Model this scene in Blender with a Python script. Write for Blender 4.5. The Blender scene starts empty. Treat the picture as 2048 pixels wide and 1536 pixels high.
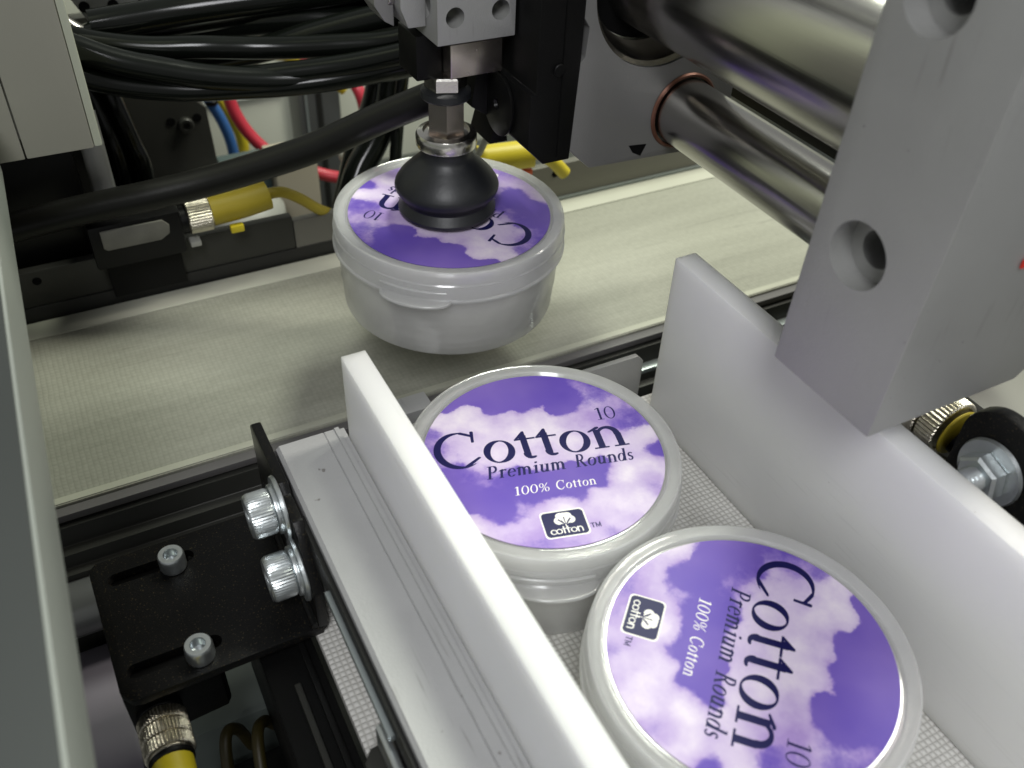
import bpy, bmesh, math, random
import numpy as np
from mathutils import Vector, Matrix
random.seed(7)
S = 0.001                       # everything below is written in millimetres
sc = bpy.context.scene
COL = sc.collection
R = math.radians

# ------------------------------------------------------------------ camera
cam_d = bpy.data.cameras.new("camera"); cam = bpy.data.objects.new("camera", cam_d); COL.objects.link(cam)
cam_d.sensor_width = 36; cam_d.lens = 32.68
cam_d.clip_start = 0.005; cam_d.clip_end = 20
RM = Matrix(((0.88653303, 0.2753792, -0.37178687), (-0.46131167, 0.58754657, -0.66481619), (0.03536555, 0.76089114, 0.64791508)))
cam.matrix_world = Matrix.Translation(Vector((-82.2, -130.8, 180.2)) * S) @ RM.to_4x4()
cam_d.dof.use_dof = True; cam_d.dof.focus_distance = 0.235; cam_d.dof.aperture_fstop = 20
sc.camera = cam
sc.view_settings.view_transform = 'Standard'; sc.view_settings.look = 'None'
sc.view_settings.exposure = 0; sc.view_settings.gamma = 1
sc.cycles.use_denoising = True
sc.cycles.max_bounces = 10; sc.cycles.transparent_max_bounces = 16
sc.cycles.caustics_reflective = False; sc.cycles.caustics_refractive = False

# ------------------------------------------------------------------ light of the workshop hall
w = bpy.data.worlds.new("World"); sc.world = w; w.use_nodes = True
w.node_tree.nodes["Background"].inputs[0].default_value = (0.95, 0.97, 0.96, 1)
w.node_tree.nodes["Background"].inputs[1].default_value = 0.29

def area(name, loc, target, sx, sy, power, col):
    d = bpy.data.lights.new(name, 'AREA'); d.shape = 'RECTANGLE'; d.size = sx * S; d.size_y = sy * S
    d.energy = power; d.color = col
    o = bpy.data.objects.new(name, d); COL.objects.link(o); o.location = Vector(loc) * S
    o.rotation_euler = (Vector(target) - Vector(loc)).to_track_quat('-Z', 'Y').to_euler()
    return o
area("ceiling_lamp_near", (-220, -370, 560), (0, -20, 0), 150, 260, 2.7, (0.97, 0.98, 1.0))
area("ceiling_lamp_right", (420, 60, 560), (60, 60, 0), 80, 260, 2.3, (1.0, 0.97, 0.86))
area("ceiling_lamp_far", (230, 230, 560), (90, 300, -40), 280, 90, 3.6, (0.95, 1.0, 0.85))

# ------------------------------------------------------------------ materials
def mat(name, col, rough=0.5, metal=0.0, var=0.0, vscale=60, bump=0.0, bscale=900, spec=0.5, speck=None, coat=0.0, stretch=None):
    m = bpy.data.materials.new(name); m.use_nodes = True; n = m.node_tree.nodes; l = m.node_tree.links
    b = n["Principled BSDF"]
    b.inputs["Roughness"].default_value = rough; b.inputs["Metallic"].default_value = metal
    b.inputs["Specular IOR Level"].default_value = spec
    if coat: b.inputs["Coat Weight"].default_value = coat; b.inputs["Coat Roughness"].default_value = 0.08
    b.inputs["Base Color"].default_value = (*col, 1)
    tc = n.new("ShaderNodeTexCoord"); src = tc.outputs["Object"]
    if stretch:
        mp = n.new("ShaderNodeMapping"); mp.inputs["Scale"].default_value = stretch; l.new(src, mp.inputs[0]); src = mp.outputs[0]
    if var:
        no = n.new("ShaderNodeTexNoise"); no.inputs["Scale"].default_value = vscale; no.inputs["Detail"].default_value = 6
        l.new(src, no.inputs["Vector"])
        mx = n.new("ShaderNodeMix"); mx.data_type = 'RGBA'
        mx.inputs[6].default_value = (*[max(0, c * (1 - var)) for c in col], 1); mx.inputs[7].default_value = (*[min(1, c * (1 + var)) for c in col], 1)
        l.new(no.outputs["Fac"], mx.inputs[0]); out = mx.outputs[2]
        if speck:
            n2 = n.new("ShaderNodeTexNoise"); n2.inputs["Scale"].default_value = speck[0]; n2.inputs["Detail"].default_value = 2
            l.new(tc.outputs["Object"], n2.inputs["Vector"])
            rp = n.new("ShaderNodeValToRGB"); rp.color_ramp.elements[0].position = speck[1]; rp.color_ramp.elements[1].position = speck[1] + 0.03
            l.new(n2.outputs["Fac"], rp.inputs[0])
            m2 = n.new("ShaderNodeMix"); m2.data_type = 'RGBA'; m2.inputs[7].default_value = (*speck[2], 1)
            l.new(rp.outputs[0], m2.inputs[0]); l.new(out, m2.inputs[6]); out = m2.outputs[2]
        l.new(out, b.inputs["Base Color"])
        rr = n.new("ShaderNodeMapRange"); rr.inputs[3].default_value = max(0, rough - 0.07); rr.inputs[4].default_value = min(1, rough + 0.07)
        l.new(no.outputs["Fac"], rr.inputs[0]); l.new(rr.outputs[0], b.inputs["Roughness"])
    if bump:
        nb = n.new("ShaderNodeTexNoise"); nb.inputs["Scale"].default_value = bscale; nb.inputs["Detail"].default_value = 4
        l.new(src, nb.inputs["Vector"])
        bp = n.new("ShaderNodeBump"); bp.inputs["Strength"].default_value = bump; bp.inputs["Distance"].default_value = 0.0003
        l.new(nb.outputs["Fac"], bp.inputs["Height"]); l.new(bp.outputs[0], b.inputs["Normal"])
    return m

M = {}
M['uhmw'] = mat('white_polyethylene', (0.78, 0.78, 0.785), 0.42, 0, 0.05, 22, 0.25, 260, speck=(420, 0.80, (0.5, 0.48, 0.46)))
M['uhmw'].node_tree.nodes["Principled BSDF"].inputs["Subsurface Weight"].default_value = 0.85
M['uhmw'].node_tree.nodes["Principled BSDF"].inputs["Subsurface Radius"].default_value = (0.010, 0.010, 0.011)
M['uhmw'].node_tree.nodes["Principled BSDF"].inputs["Subsurface Scale"].default_value = 1.0
M['anod'] = mat('bead_blasted_aluminium', (0.345, 0.345, 0.335), 0.5, 0.35, 0.05, 80, 0.25, 2600, speck=(700, 0.77, (0.14, 0.14, 0.14)))
M['anod_dark'] = mat('grey_anodised_plate', (0.24, 0.238, 0.23), 0.46, 0.5, 0.06, 60, 0.2, 2600, speck=(500, 0.78, (0.12, 0.12, 0.12)))
M['alu_bar'] = mat('extruded_aluminium', (0.42, 0.42, 0.42), 0.55, 0.2, 0.08, 90, 0.25, 1800, speck=(380, 0.72, (0.22, 0.21, 0.2)))
M['chrome'] = mat('ground_steel_rod', (0.43, 0.42, 0.40), 0.22, 1.0, 0.10, 500, 0.06, 1500, stretch=(1, 0.02, 1))
M['steel'] = mat('bright_steel', (0.62, 0.60, 0.56), 0.22, 1.0, 0.06, 200, 0.1, 900)
M['nickel'] = mat('nickel_plated_brass', (0.56, 0.50, 0.46), 0.25, 1.0, 0.05, 200)
M['zinc'] = mat('zinc_plated_steel', (0.66, 0.70, 0.71), 0.30, 0.9, 0.12, 300, 0.15, 1200)
M['knurl'] = mat('knurled_nickel', (0.62, 0.58, 0.48), 0.30, 1.0, 0.2, 900, 0.6, 2500)
M['black_paint'] = mat('black_painted_metal', (0.006, 0.006, 0.006), 0.30, 0, 0.3, 80, 0.22, 4200, speck=(2600, 0.66, (0.07, 0.056, 0.03)), spec=0.2)
M['black_anod'] = mat('black_anodised', (0.004, 0.004, 0.004), 0.45, 0, 0.2, 100, 0.1, 1500, spec=0.16)
M['black_plastic'] = mat('black_plastic', (0.005, 0.005, 0.005), 0.35, 0, 0.2, 100, spec=0.22)
M['black_hose'] = mat('glossy_black_hose', (0.004, 0.005, 0.004), 0.17, 0, 0.2, 50, spec=0.28)
M['black_cable'] = mat('satin_black_cable', (0.007, 0.007, 0.006), 0.36, 0, 0.2, 50, 0.1, 600, spec=0.25)
M['rubber'] = mat('black_rubber', (0.010, 0.011, 0.013), 0.44, 0, 0.25, 90, 0.12, 900)
M['dark_alu'] = mat('dark_grey_aluminium', (0.034, 0.034, 0.030), 0.42, 0.3, 0.15, 40, 0.1, 900)
M['rail_grey'] = mat('brown_grey_guide', (0.15, 0.145, 0.125), 0.4, 0.3, 0.1, 40, 0.1, 900)
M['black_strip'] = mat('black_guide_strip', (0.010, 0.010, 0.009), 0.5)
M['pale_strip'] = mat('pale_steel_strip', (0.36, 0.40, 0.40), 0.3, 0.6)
M['beige'] = mat('beige_powder_coat', (0.26, 0.256, 0.21), 0.5, 0, 0.04, 30, 0.05, 900)
M['beige_edge'] = mat('pale_green_edge', (0.40, 0.42, 0.33), 0.45)
M['panel'] = mat('blue_grey_sheet', (0.036, 0.041, 0.040), 0.6, 0.0, 0.05, 20)
M['panel_edge'] = mat('pale_sheet_edge', (0.27, 0.29, 0.265), 0.45, 0.0, 0.08, 20)
M['wall'] = mat('pale_cabinet_paint', (0.66, 0.67, 0.58), 0.5, 0, 0.05, 8)
M['wall_trim'] = mat('white_cabinet_trim', (0.82, 0.86, 0.82), 0.5)
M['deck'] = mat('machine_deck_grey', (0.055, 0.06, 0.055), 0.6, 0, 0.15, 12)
M['post'] = mat('grey_profile', (0.13, 0.135, 0.135), 0.4, 0.5, 0.05, 30)
M['blue'] = mat('blue_tube', (0.035, 0.11, 0.30), 0.3)
M['yellow'] = mat('yellow_plastic', (0.52, 0.42, 0.02), 0.42, 0, 0.08, 60)
M['yellow_dark'] = mat('mustard_plastic', (0.36, 0.28, 0.02), 0.5, 0, 0.1, 60)
M['yellow_shaded'] = mat('shaded_yellow_jacket', (0.035, 0.027, 0.004), 0.5)  # yellow jacket darkened in colour to stand for the dim light below
M['red'] = mat('red_tube', (0.42, 0.03, 0.05), 0.3)
M['orange'] = mat('orange_plastic', (0.6, 0.08, 0.01), 0.4)
M['cream_block'] = mat('cream_block', (0.33, 0.30, 0.23), 0.5, 0, 0.06, 40)
M['white_plastic'] = mat('off_white_plastic', (0.30, 0.30, 0.27), 0.45)
M['lilac'] = mat('pale_lilac_paint', (0.24, 0.22, 0.26), 0.5, 0, 0.05, 20)
M['trim'] = mat('warm_grey_trim', (0.10, 0.095, 0.095), 0.5, 0, 0.1, 30)
M['cyl'] = mat('grey_cylinder', (0.16, 0.165, 0.165), 0.32, 0.5, 0.05, 60)
M['green_grey'] = mat('green_grey_paint', (0.11, 0.13, 0.12), 0.5, 0, 0.05, 20)
M['lens'] = mat('smoky_window', (0.11, 0.108, 0.092), 0.4, 0, 0.35, 160)
M['bronze'] = mat('bronze_seal', (0.16, 0.07, 0.045), 0.35, 0.5)
M['hole'] = mat('black_void', (0.003, 0.003, 0.003), 0.8, spec=0.1)
M['red_ink'] = mat('red_ink', (0.6, 0.03, 0.02), 0.5)
M['cotton'] = mat('cotton_wool', (0.80, 0.79, 0.76), 0.95, 0, 0.04, 200, 0.8, 700)

def belt_mat(name, c0, c1, pitch, streak, strength, bstr=0.7):
    m = bpy.data.materials.new(name); m.use_nodes = True; n = m.node_tree.nodes; l = m.node_tree.links
    b = n["Principled BSDF"]; b.inputs["Roughness"].default_value = 0.62; b.inputs["Specular IOR Level"].default_value = 0.3
    tc = n.new("ShaderNodeTexCoord"); sp = n.new("ShaderNodeSeparateXYZ")
    dn = n.new("ShaderNodeTexNoise"); dn.inputs["Scale"].default_value = 90; dn.inputs["Detail"].default_value = 3
    l.new(tc.outputs["Object"], dn.inputs["Vector"])
    vm = n.new("ShaderNodeVectorMath"); vm.operation = 'MULTIPLY_ADD'; vm.inputs[1].default_value = (0.0012,) * 3
    l.new(dn.outputs["Color"], vm.inputs[0]); l.new(tc.outputs["Object"], vm.inputs[2]); l.new(vm.outputs[0], sp.inputs[0])
    outs = []
    for ax in (0, 1):
        mu = n.new("ShaderNodeMath"); mu.operation = 'MULTIPLY'; mu.inputs[1].default_value = 2 * math.pi / (pitch * S); l.new(sp.outputs[ax], mu.inputs[0])
        si = n.new("ShaderNodeMath"); si.operation = 'SINE'; l.new(mu.outputs[0], si.inputs[0])
        ab = n.new("ShaderNodeMath"); ab.operation = 'MULTIPLY_ADD'; ab.inputs[1].default_value = 0.5; ab.inputs[2].default_value = 0.5; l.new(si.outputs[0], ab.inputs[0])
        pw = n.new("ShaderNodeMath"); pw.operation = 'POWER'; pw.inputs[1].default_value = 0.35; l.new(ab.outputs[0], pw.inputs[0]); outs.append(pw)
    ml = n.new("ShaderNodeMath"); ml.operation = 'MULTIPLY'; l.new(outs[0].outputs[0], ml.inputs[0]); l.new(outs[1].outputs[0], ml.inputs[1])
    # lengthwise wear streaks and blotches
    mp = n.new("ShaderNodeMapping"); mp.inputs["Scale"].default_value = streak; l.new(tc.outputs["Object"], mp.inputs[0])
    st = n.new("ShaderNodeTexNoise"); st.inputs["Scale"].default_value = 60; st.inputs["Detail"].default_value = 5; l.new(mp.outputs[0], st.inputs["Vector"])
    bl = n.new("ShaderNodeTexNoise"); bl.inputs["Scale"].default_value = 500; bl.inputs["Detail"].default_value = 3; l.new(tc.outputs["Object"], bl.inputs["Vector"])
    a1 = n.new("ShaderNodeMath"); a1.operation = 'MULTIPLY_ADD'; a1.inputs[1].default_value = strength; l.new(ml.outputs[0], a1.inputs[0]); l.new(st.outputs["Fac"], a1.inputs[2])
    a2 = n.new("ShaderNodeMath"); a2.operation = 'MULTIPLY_ADD'; a2.inputs[1].default_value = 0.35; l.new(bl.outputs["Fac"], a2.inputs[0]); l.new(a1.outputs[0], a2.inputs[2])
    mr = n.new("ShaderNodeMapRange"); mr.inputs[1].default_value = 0.45; mr.inputs[2].default_value = 0.9 + strength; l.new(a2.outputs[0], mr.inputs[0])
    mx = n.new("ShaderNodeMix"); mx.data_type = 'RGBA'; mx.inputs[6].default_value = (*c0, 1); mx.inputs[7].default_value = (*c1, 1)
    l.new(mr.outputs[0], mx.inputs[0]); l.new(mx.outputs[2], b.inputs["Base Color"])
    bp = n.new("ShaderNodeBump"); bp.inputs["Strength"].default_value = bstr; bp.inputs["Distance"].default_value = 0.0003
    l.new(ml.outputs[0], bp.inputs["Height"]); l.new(bp.outputs[0], b.inputs["Normal"])
    return m
M['far_belt'] = belt_mat('woven_cream_belt', (0.215, 0.215, 0.178), (0.345, 0.345, 0.29), 1.5, (0.06, 1, 1), 0.12, 0.25)
M['near_belt'] = belt_mat('coarse_white_weave', (0.40, 0.39, 0.355), (0.76, 0.75, 0.72), 1.35, (1, 0.3, 1), 0.6, 0.6)
M['belt_edge_near'] = mat('darker_belt_edge', (0.36, 0.36, 0.295), 0.55, 0, 0.12, 60)  # near edge band, a little darker than the far one
M['belt_edge'] = mat('cream_belt_edge', (0.43, 0.43, 0.36), 0.5, 0, 0.06, 60)

def frost(name, transp, tint, rough=0.3):
    m = bpy.data.materials.new(name); m.use_nodes = True; n = m.node_tree.nodes; l = m.node_tree.links
    for x in list(n): n.remove(x)
    out = n.new("ShaderNodeOutputMaterial"); tr = n.new("ShaderNodeBsdfTransparent"); tr.inputs[0].default_value = (0.97, 0.97, 0.97, 1)
    tl = n.new("ShaderNodeBsdfTranslucent"); tl.inputs[0].default_value = (*tint, 1)
    df = n.new("ShaderNodeBsdfDiffuse"); df.inputs[0].default_value = (*tint, 1)
    gl = n.new("ShaderNodeBsdfGlossy"); gl.inputs["Roughness"].default_value = rough; gl.inputs[0].default_value = (1, 1, 1, 1)
    tc = n.new("ShaderNodeTexCoord"); no = n.new("ShaderNodeTexNoise"); no.inputs["Scale"].default_value = 90; no.inputs["Detail"].default_value = 4
    l.new(tc.outputs["Object"], no.inputs["Vector"])
    bp = n.new("ShaderNodeBump"); bp.inputs["Strength"].default_value = 0.15; bp.inputs["Distance"].default_value = 0.001; l.new(no.outputs["Fac"], bp.inputs["Height"]); l.new(bp.outputs[0], gl.inputs["Normal"])
    ps_ = n.new("ShaderNodeBsdfPrincipled"); ps_.inputs["Base Color"].default_value = (*tint, 1); ps_.inputs["Roughness"].default_value = 0.5; ps_.inputs["Specular IOR Level"].default_value = 0.0
    ps_.inputs["Subsurface Weight"].default_value = 1.0; ps_.inputs["Subsurface Radius"].default_value = (1, 1, 1); ps_.inputs["Subsurface Scale"].default_value = 0.006
    m1 = n.new("ShaderNodeMixShader"); m1.inputs[0].default_value = 0.3; l.new(ps_.outputs[0], m1.inputs[1]); l.new(tl.outputs[0], m1.inputs[2])
    m2 = n.new("ShaderNodeMixShader"); l.new(m1.outputs[0], m2.inputs[1]); l.new(tr.outputs[0], m2.inputs[2])
    mr = n.new("ShaderNodeMapRange"); mr.inputs[3].default_value = transp - 0.08; mr.inputs[4].default_value = transp + 0.08; l.new(no.outputs["Fac"], mr.inputs[0]); l.new(mr.outputs[0], m2.inputs[0])
    lw = n.new("ShaderNodeLayerWeight"); lw.inputs[0].default_value = 0.35; fr = n.new("ShaderNodeMath"); fr.operation = 'MULTIPLY_ADD'; fr.inputs[1].default_value = 0.22; fr.inputs[2].default_value = 0.045; l.new(lw.outputs[1], fr.inputs[0])
    m3 = n.new("ShaderNodeMixShader"); l.new(fr.outputs[0], m3.inputs[0]); l.new(m2.outputs[0], m3.inputs[1]); l.new(gl.outputs[0], m3.inputs[2])
    l.new(m3.outputs[0], out.inputs[0]); return m
M['frost'] = frost('frosted_polypropylene', 0.52, (0.98, 0.975, 0.96), 0.13)
M['frost_lid'] = frost('frosted_lid', 0.46, (0.98, 0.98, 0.98), 0.14)

def scuff(m, amount, direction):
    n = m.node_tree.nodes; l = m.node_tree.links; b = n["Principled BSDF"]; inp = b.inputs["Base Color"]
    src = inp.links[0].from_socket if inp.links else None
    tc = n.new("ShaderNodeTexCoord"); mp = n.new("ShaderNodeMapping"); mp.inputs["Scale"].default_value = direction; mp.inputs["Rotation"].default_value = (0.25, 0.12, 0.1); l.new(tc.outputs["Object"], mp.inputs[0])
    a = n.new("ShaderNodeTexNoise"); a.inputs["Scale"].default_value = 60; a.inputs["Detail"].default_value = 4; l.new(mp.outputs[0], a.inputs["Vector"])
    r = n.new("ShaderNodeMapRange"); r.inputs[1].default_value = 0.60; r.inputs[2].default_value = 0.68; l.new(a.outputs["Fac"], r.inputs[0])
    c = n.new("ShaderNodeTexNoise"); c.inputs["Scale"].default_value = 26; c.inputs["Detail"].default_value = 3; l.new(tc.outputs["Object"], c.inputs["Vector"])
    q = n.new("ShaderNodeMapRange"); q.inputs[1].default_value = 0.48; q.inputs[2].default_value = 0.66; q.inputs[4].default_value = amount; l.new(c.outputs["Fac"], q.inputs[0])
    k = n.new("ShaderNodeMath"); k.operation = 'MULTIPLY'; l.new(r.outputs[0], k.inputs[0]); l.new(q.outputs[0], k.inputs[1])
    mx = n.new("ShaderNodeMix"); mx.data_type = 'RGBA'; l.new(k.outputs[0], mx.inputs[0]); l.new(src, mx.inputs[6]); mx.inputs[7].default_value = (0.12, 0.115, 0.10, 1)
    l.new(mx.outputs[2], inp)
scuff(M['uhmw'], 0.07, (18, 1, 18)); scuff(M['anod'], 0.30, (14, 14, 0.8)); scuff(M['alu_bar'], 0.38, (20, 1, 20)); scuff(M['near_belt'], 0.35, (4, 1, 1)); scuff(M['far_belt'], 0.25, (0.6, 9, 1)); scuff(M['panel_edge'], 0.3, (3, 1, 3))

# ------------------------------------------------------------------ mesh helpers (mm)
def link(name, me, m, parent=None, loc=None, smooth=35):
    o = bpy.data.objects.new(name, me); COL.objects.link(o)
    if m is not None and not me.materials: me.materials.append(m)
    if smooth:
        for p in me.polygons: p.use_smooth = True
        me.set_sharp_from_angle(angle=R(smooth))
    if parent is not None: o.parent = parent
    if loc is not None: o.location = Vector(loc) * S
    return o
def bm_mesh(bm, name):
    bmesh.ops.recalc_face_normals(bm, faces=bm.faces)
    bmesh.ops.scale(bm, vec=(S, S, S), verts=bm.verts)
    me = bpy.data.meshes.new(name); bm.to_mesh(me); bm.free(); return me
def do_bevel(bm, b, seg=2, ang=30):
    if b <= 0: return
    es = [e for e in bm.edges if len(e.link_faces) == 2 and e.calc_face_angle(0) > R(ang)]
    bmesh.ops.bevel(bm, geom=es, offset=b, segments=seg, affect='EDGES', profile=0.6, clamp_overlap=True)
def box_bm(x0, x1, y0, y1, z0, z1, b=0.0, bm=None):
    bm2 = bmesh.new()
    vs = [bm2.verts.new((x, y, z)) for x in (x0, x1) for y in (y0, y1) for z in (z0, z1)]
    for f in ((0,1,3,2),(4,6,7,5),(0,4,5,1),(2,3,7,6),(0,2,6,4),(1,5,7,3)): bm2.faces.new([vs[i] for i in f])
    bmesh.ops.recalc_face_normals(bm2, faces=bm2.faces)
    do_bevel(bm2, b)
    if bm is None: return bm2
    t = bpy.data.meshes.new('t'); bm2.to_mesh(t); bm2.free(); bm.from_mesh(t); bpy.data.meshes.remove(t); return bm
def box(name, m, x0, x1, y0, y1, z0, z1, b=0.3, parent=None):
    return link(name, bm_mesh(box_bm(x0, x1, y0, y1, z0, z1, b), name), m, parent)
def prism_bm(poly, axis, a0, a1, b=0.0):
    bm = bmesh.new()
    def P(u, v, a): return {'x': (a, u, v), 'y': (u, a, v), 'z': (u, v, a)}[axis]
    A = [bm.verts.new(P(u, v, a0)) for u, v in poly]; B = [bm.verts.new(P(u, v, a1)) for u, v in poly]; n = len(poly)
    bm.faces.new(A); bm.faces.new(B[::-1])
    for i in range(n): bm.faces.new((A[i], B[i], B[(i+1) % n], A[(i+1) % n]))
    bmesh.ops.recalc_face_normals(bm, faces=bm.faces); do_bevel(bm, b); return bm
def prism(name, m, poly, axis, a0, a1, b=0.3, parent=None):
    return link(name, bm_mesh(prism_bm(poly, axis, a0, a1, b), name), m, parent)
def lathe_bm(prof, segs=64, closed=False, mod=None):
    bm = bmesh.new(); rings = []
    for r, z in prof:
        if r <= 1e-6: rings.append([bm.verts.new((0, 0, z))])
        else: rings.append([bm.verts.new(((r if mod is None else r + mod(i, segs, r, z)) * math.cos(2*math.pi*i/segs), (r if mod is None else r + mod(i, segs, r, z)) * math.sin(2*math.pi*i/segs), z)) for i in range(segs)])
    pr = list(zip(rings, rings[1:])) + ([(rings[-1], rings[0])] if closed else [])
    for a, b in pr:
        if len(a) == 1 and len(b) == 1: continue
        for i in range(segs):
            j = (i+1) % segs
            if len(a) == 1: bm.faces.new((a[0], b[i], b[j]))
            elif len(b) == 1: bm.faces.new((a[i], b[0], a[j]))
            else: bm.faces.new((a[i], b[i], b[j], a[j]))
    return bm
ROT = {'z': Matrix.Identity(4), '-z': Matrix.Rotation(math.pi, 4, 'X'), 'x': Matrix.Rotation(R(90), 4, 'Y'), '-x': Matrix.Rotation(R(-90), 4, 'Y'),
       'y': Matrix.Rotation(R(-90), 4, 'X'), '-y': Matrix.Rotation(R(90), 4, 'X')}
def lathe(name, m, prof, axis='z', loc=(0,0,0), parent=None, segs=64, closed=False, mod=None, smooth=35):
    bm = lathe_bm(prof, segs, closed, mod)
    bmesh.ops.transform(bm, matrix=Matrix.Translation(loc) @ ROT[axis], verts=bm.verts)
    return link(name, bm_mesh(bm, name), m, parent, smooth=smooth)
def cyl(name, m, r, h, axis='z', loc=(0,0,0), parent=None, segs=48, b=0.3):
    return lathe(name, m, [(0,0),(r-b,0),(r,b),(r,h-b),(r-b,h),(0,h)], axis, loc, parent, segs)
def spline(pts, n=10):
    P = [Vector(p) for p in pts]; P = [P[0]*2-P[1]] + P + [P[-1]*2-P[-2]]; out = []
    for i in range(1, len(P)-2):
        for k in range(n):
            t = k/n; a, b, c, d = P[i-1], P[i], P[i+1], P[i+2]
            out.append(0.5*((2*b) + (c-a)*t + (2*a-5*b+4*c-d)*t*t + (3*b-a-3*c+d)*t**3))
    out.append(P[-2]); return out
def tube_bm(pts, r, segs=20, n=10, smooth=True):
    bm = bmesh.new(); P = spline(pts, n) if smooth else [Vector(p) for p in pts]; prev = None; up = Vector((0.1, 0.2, 1)).normalized()
    first = None
    for i, p in enumerate(P):
        t = ((P[min(i+1, len(P)-1)]) - P[max(i-1, 0)]).normalized()
        a = t.cross(up); a.normalize(); c = a.cross(t); up = c
        ring = [bm.verts.new(p + (a*math.cos(2*math.pi*k/segs) + c*math.sin(2*math.pi*k/segs))*r) for k in range(segs)]
        if prev:
            for k in range(segs): bm.faces.new((prev[k], ring[k], ring[(k+1) % segs], prev[(k+1) % segs]))
        else: first = ring
        prev = ring
    bm.faces.new(first); bm.faces.new(prev[::-1]); return bm
def tube(name, m, pts, r, parent=None, segs=20, n=10): return link(name, bm_mesh(tube_bm(pts, r, segs, n), name), m, parent, smooth=60)
def cut(o, bms, bev=0.0):
    """subtract closed bmeshes (mm) from object o, then keep the evaluated mesh"""
    tmp = []
    for bm in bms:
        c = bpy.data.objects.new('cutter', bm_mesh(bm, 'cutter')); COL.objects.link(c); tmp.append(c)
        md = o.modifiers.new('b', 'BOOLEAN'); md.operation = 'DIFFERENCE'; md.object = c; md.solver = 'EXACT'
    if bev:
        bv = o.modifiers.new('v', 'BEVEL'); bv.width = bev * S; bv.segments = 2; bv.limit_method = 'ANGLE'; bv.angle_limit = R(40)
    bpy.context.view_layer.update()
    dg = bpy.context.evaluated_depsgraph_get(); me = bpy.data.meshes.new_from_object(o.evaluated_get(dg))
    o.modifiers.clear(); o.data = me
    for c in tmp: bpy.data.objects.remove(c)
    for p in me.polygons: p.use_smooth = p.area < 4e-6
    me.set_sharp_from_angle(angle=R(30)); return o
def cyl_bm(r, h, axis, loc, segs=40, taper=None):
    bm = lathe_bm([(0,0),(r,0),(taper if taper else r,h),(0,h)], segs)
    bmesh.ops.transform(bm, matrix=Matrix.Translation(loc) @ ROT[axis], verts=bm.verts); bmesh.ops.recalc_face_normals(bm, faces=bm.faces); return bm
def thing(name, label, cat, loc=(0,0,0), group=None, kind=None, rotz=0.0):
    o = bpy.data.objects.new(name, None); COL.objects.link(o); o.location = Vector(loc)*S; o.rotation_euler = (0,0,rotz); o.empty_display_size = 0.01
    o['label'] = label
    if cat: o['category'] = cat
    if group: o['group'] = group
    if kind: o['kind'] = kind
    return o
def tag(o, label, cat, group=None, kind=None):
    o['label'] = label
    if cat: o['category'] = cat
    if group: o['group'] = group
    if kind: o['kind'] = kind
    return o

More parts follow.
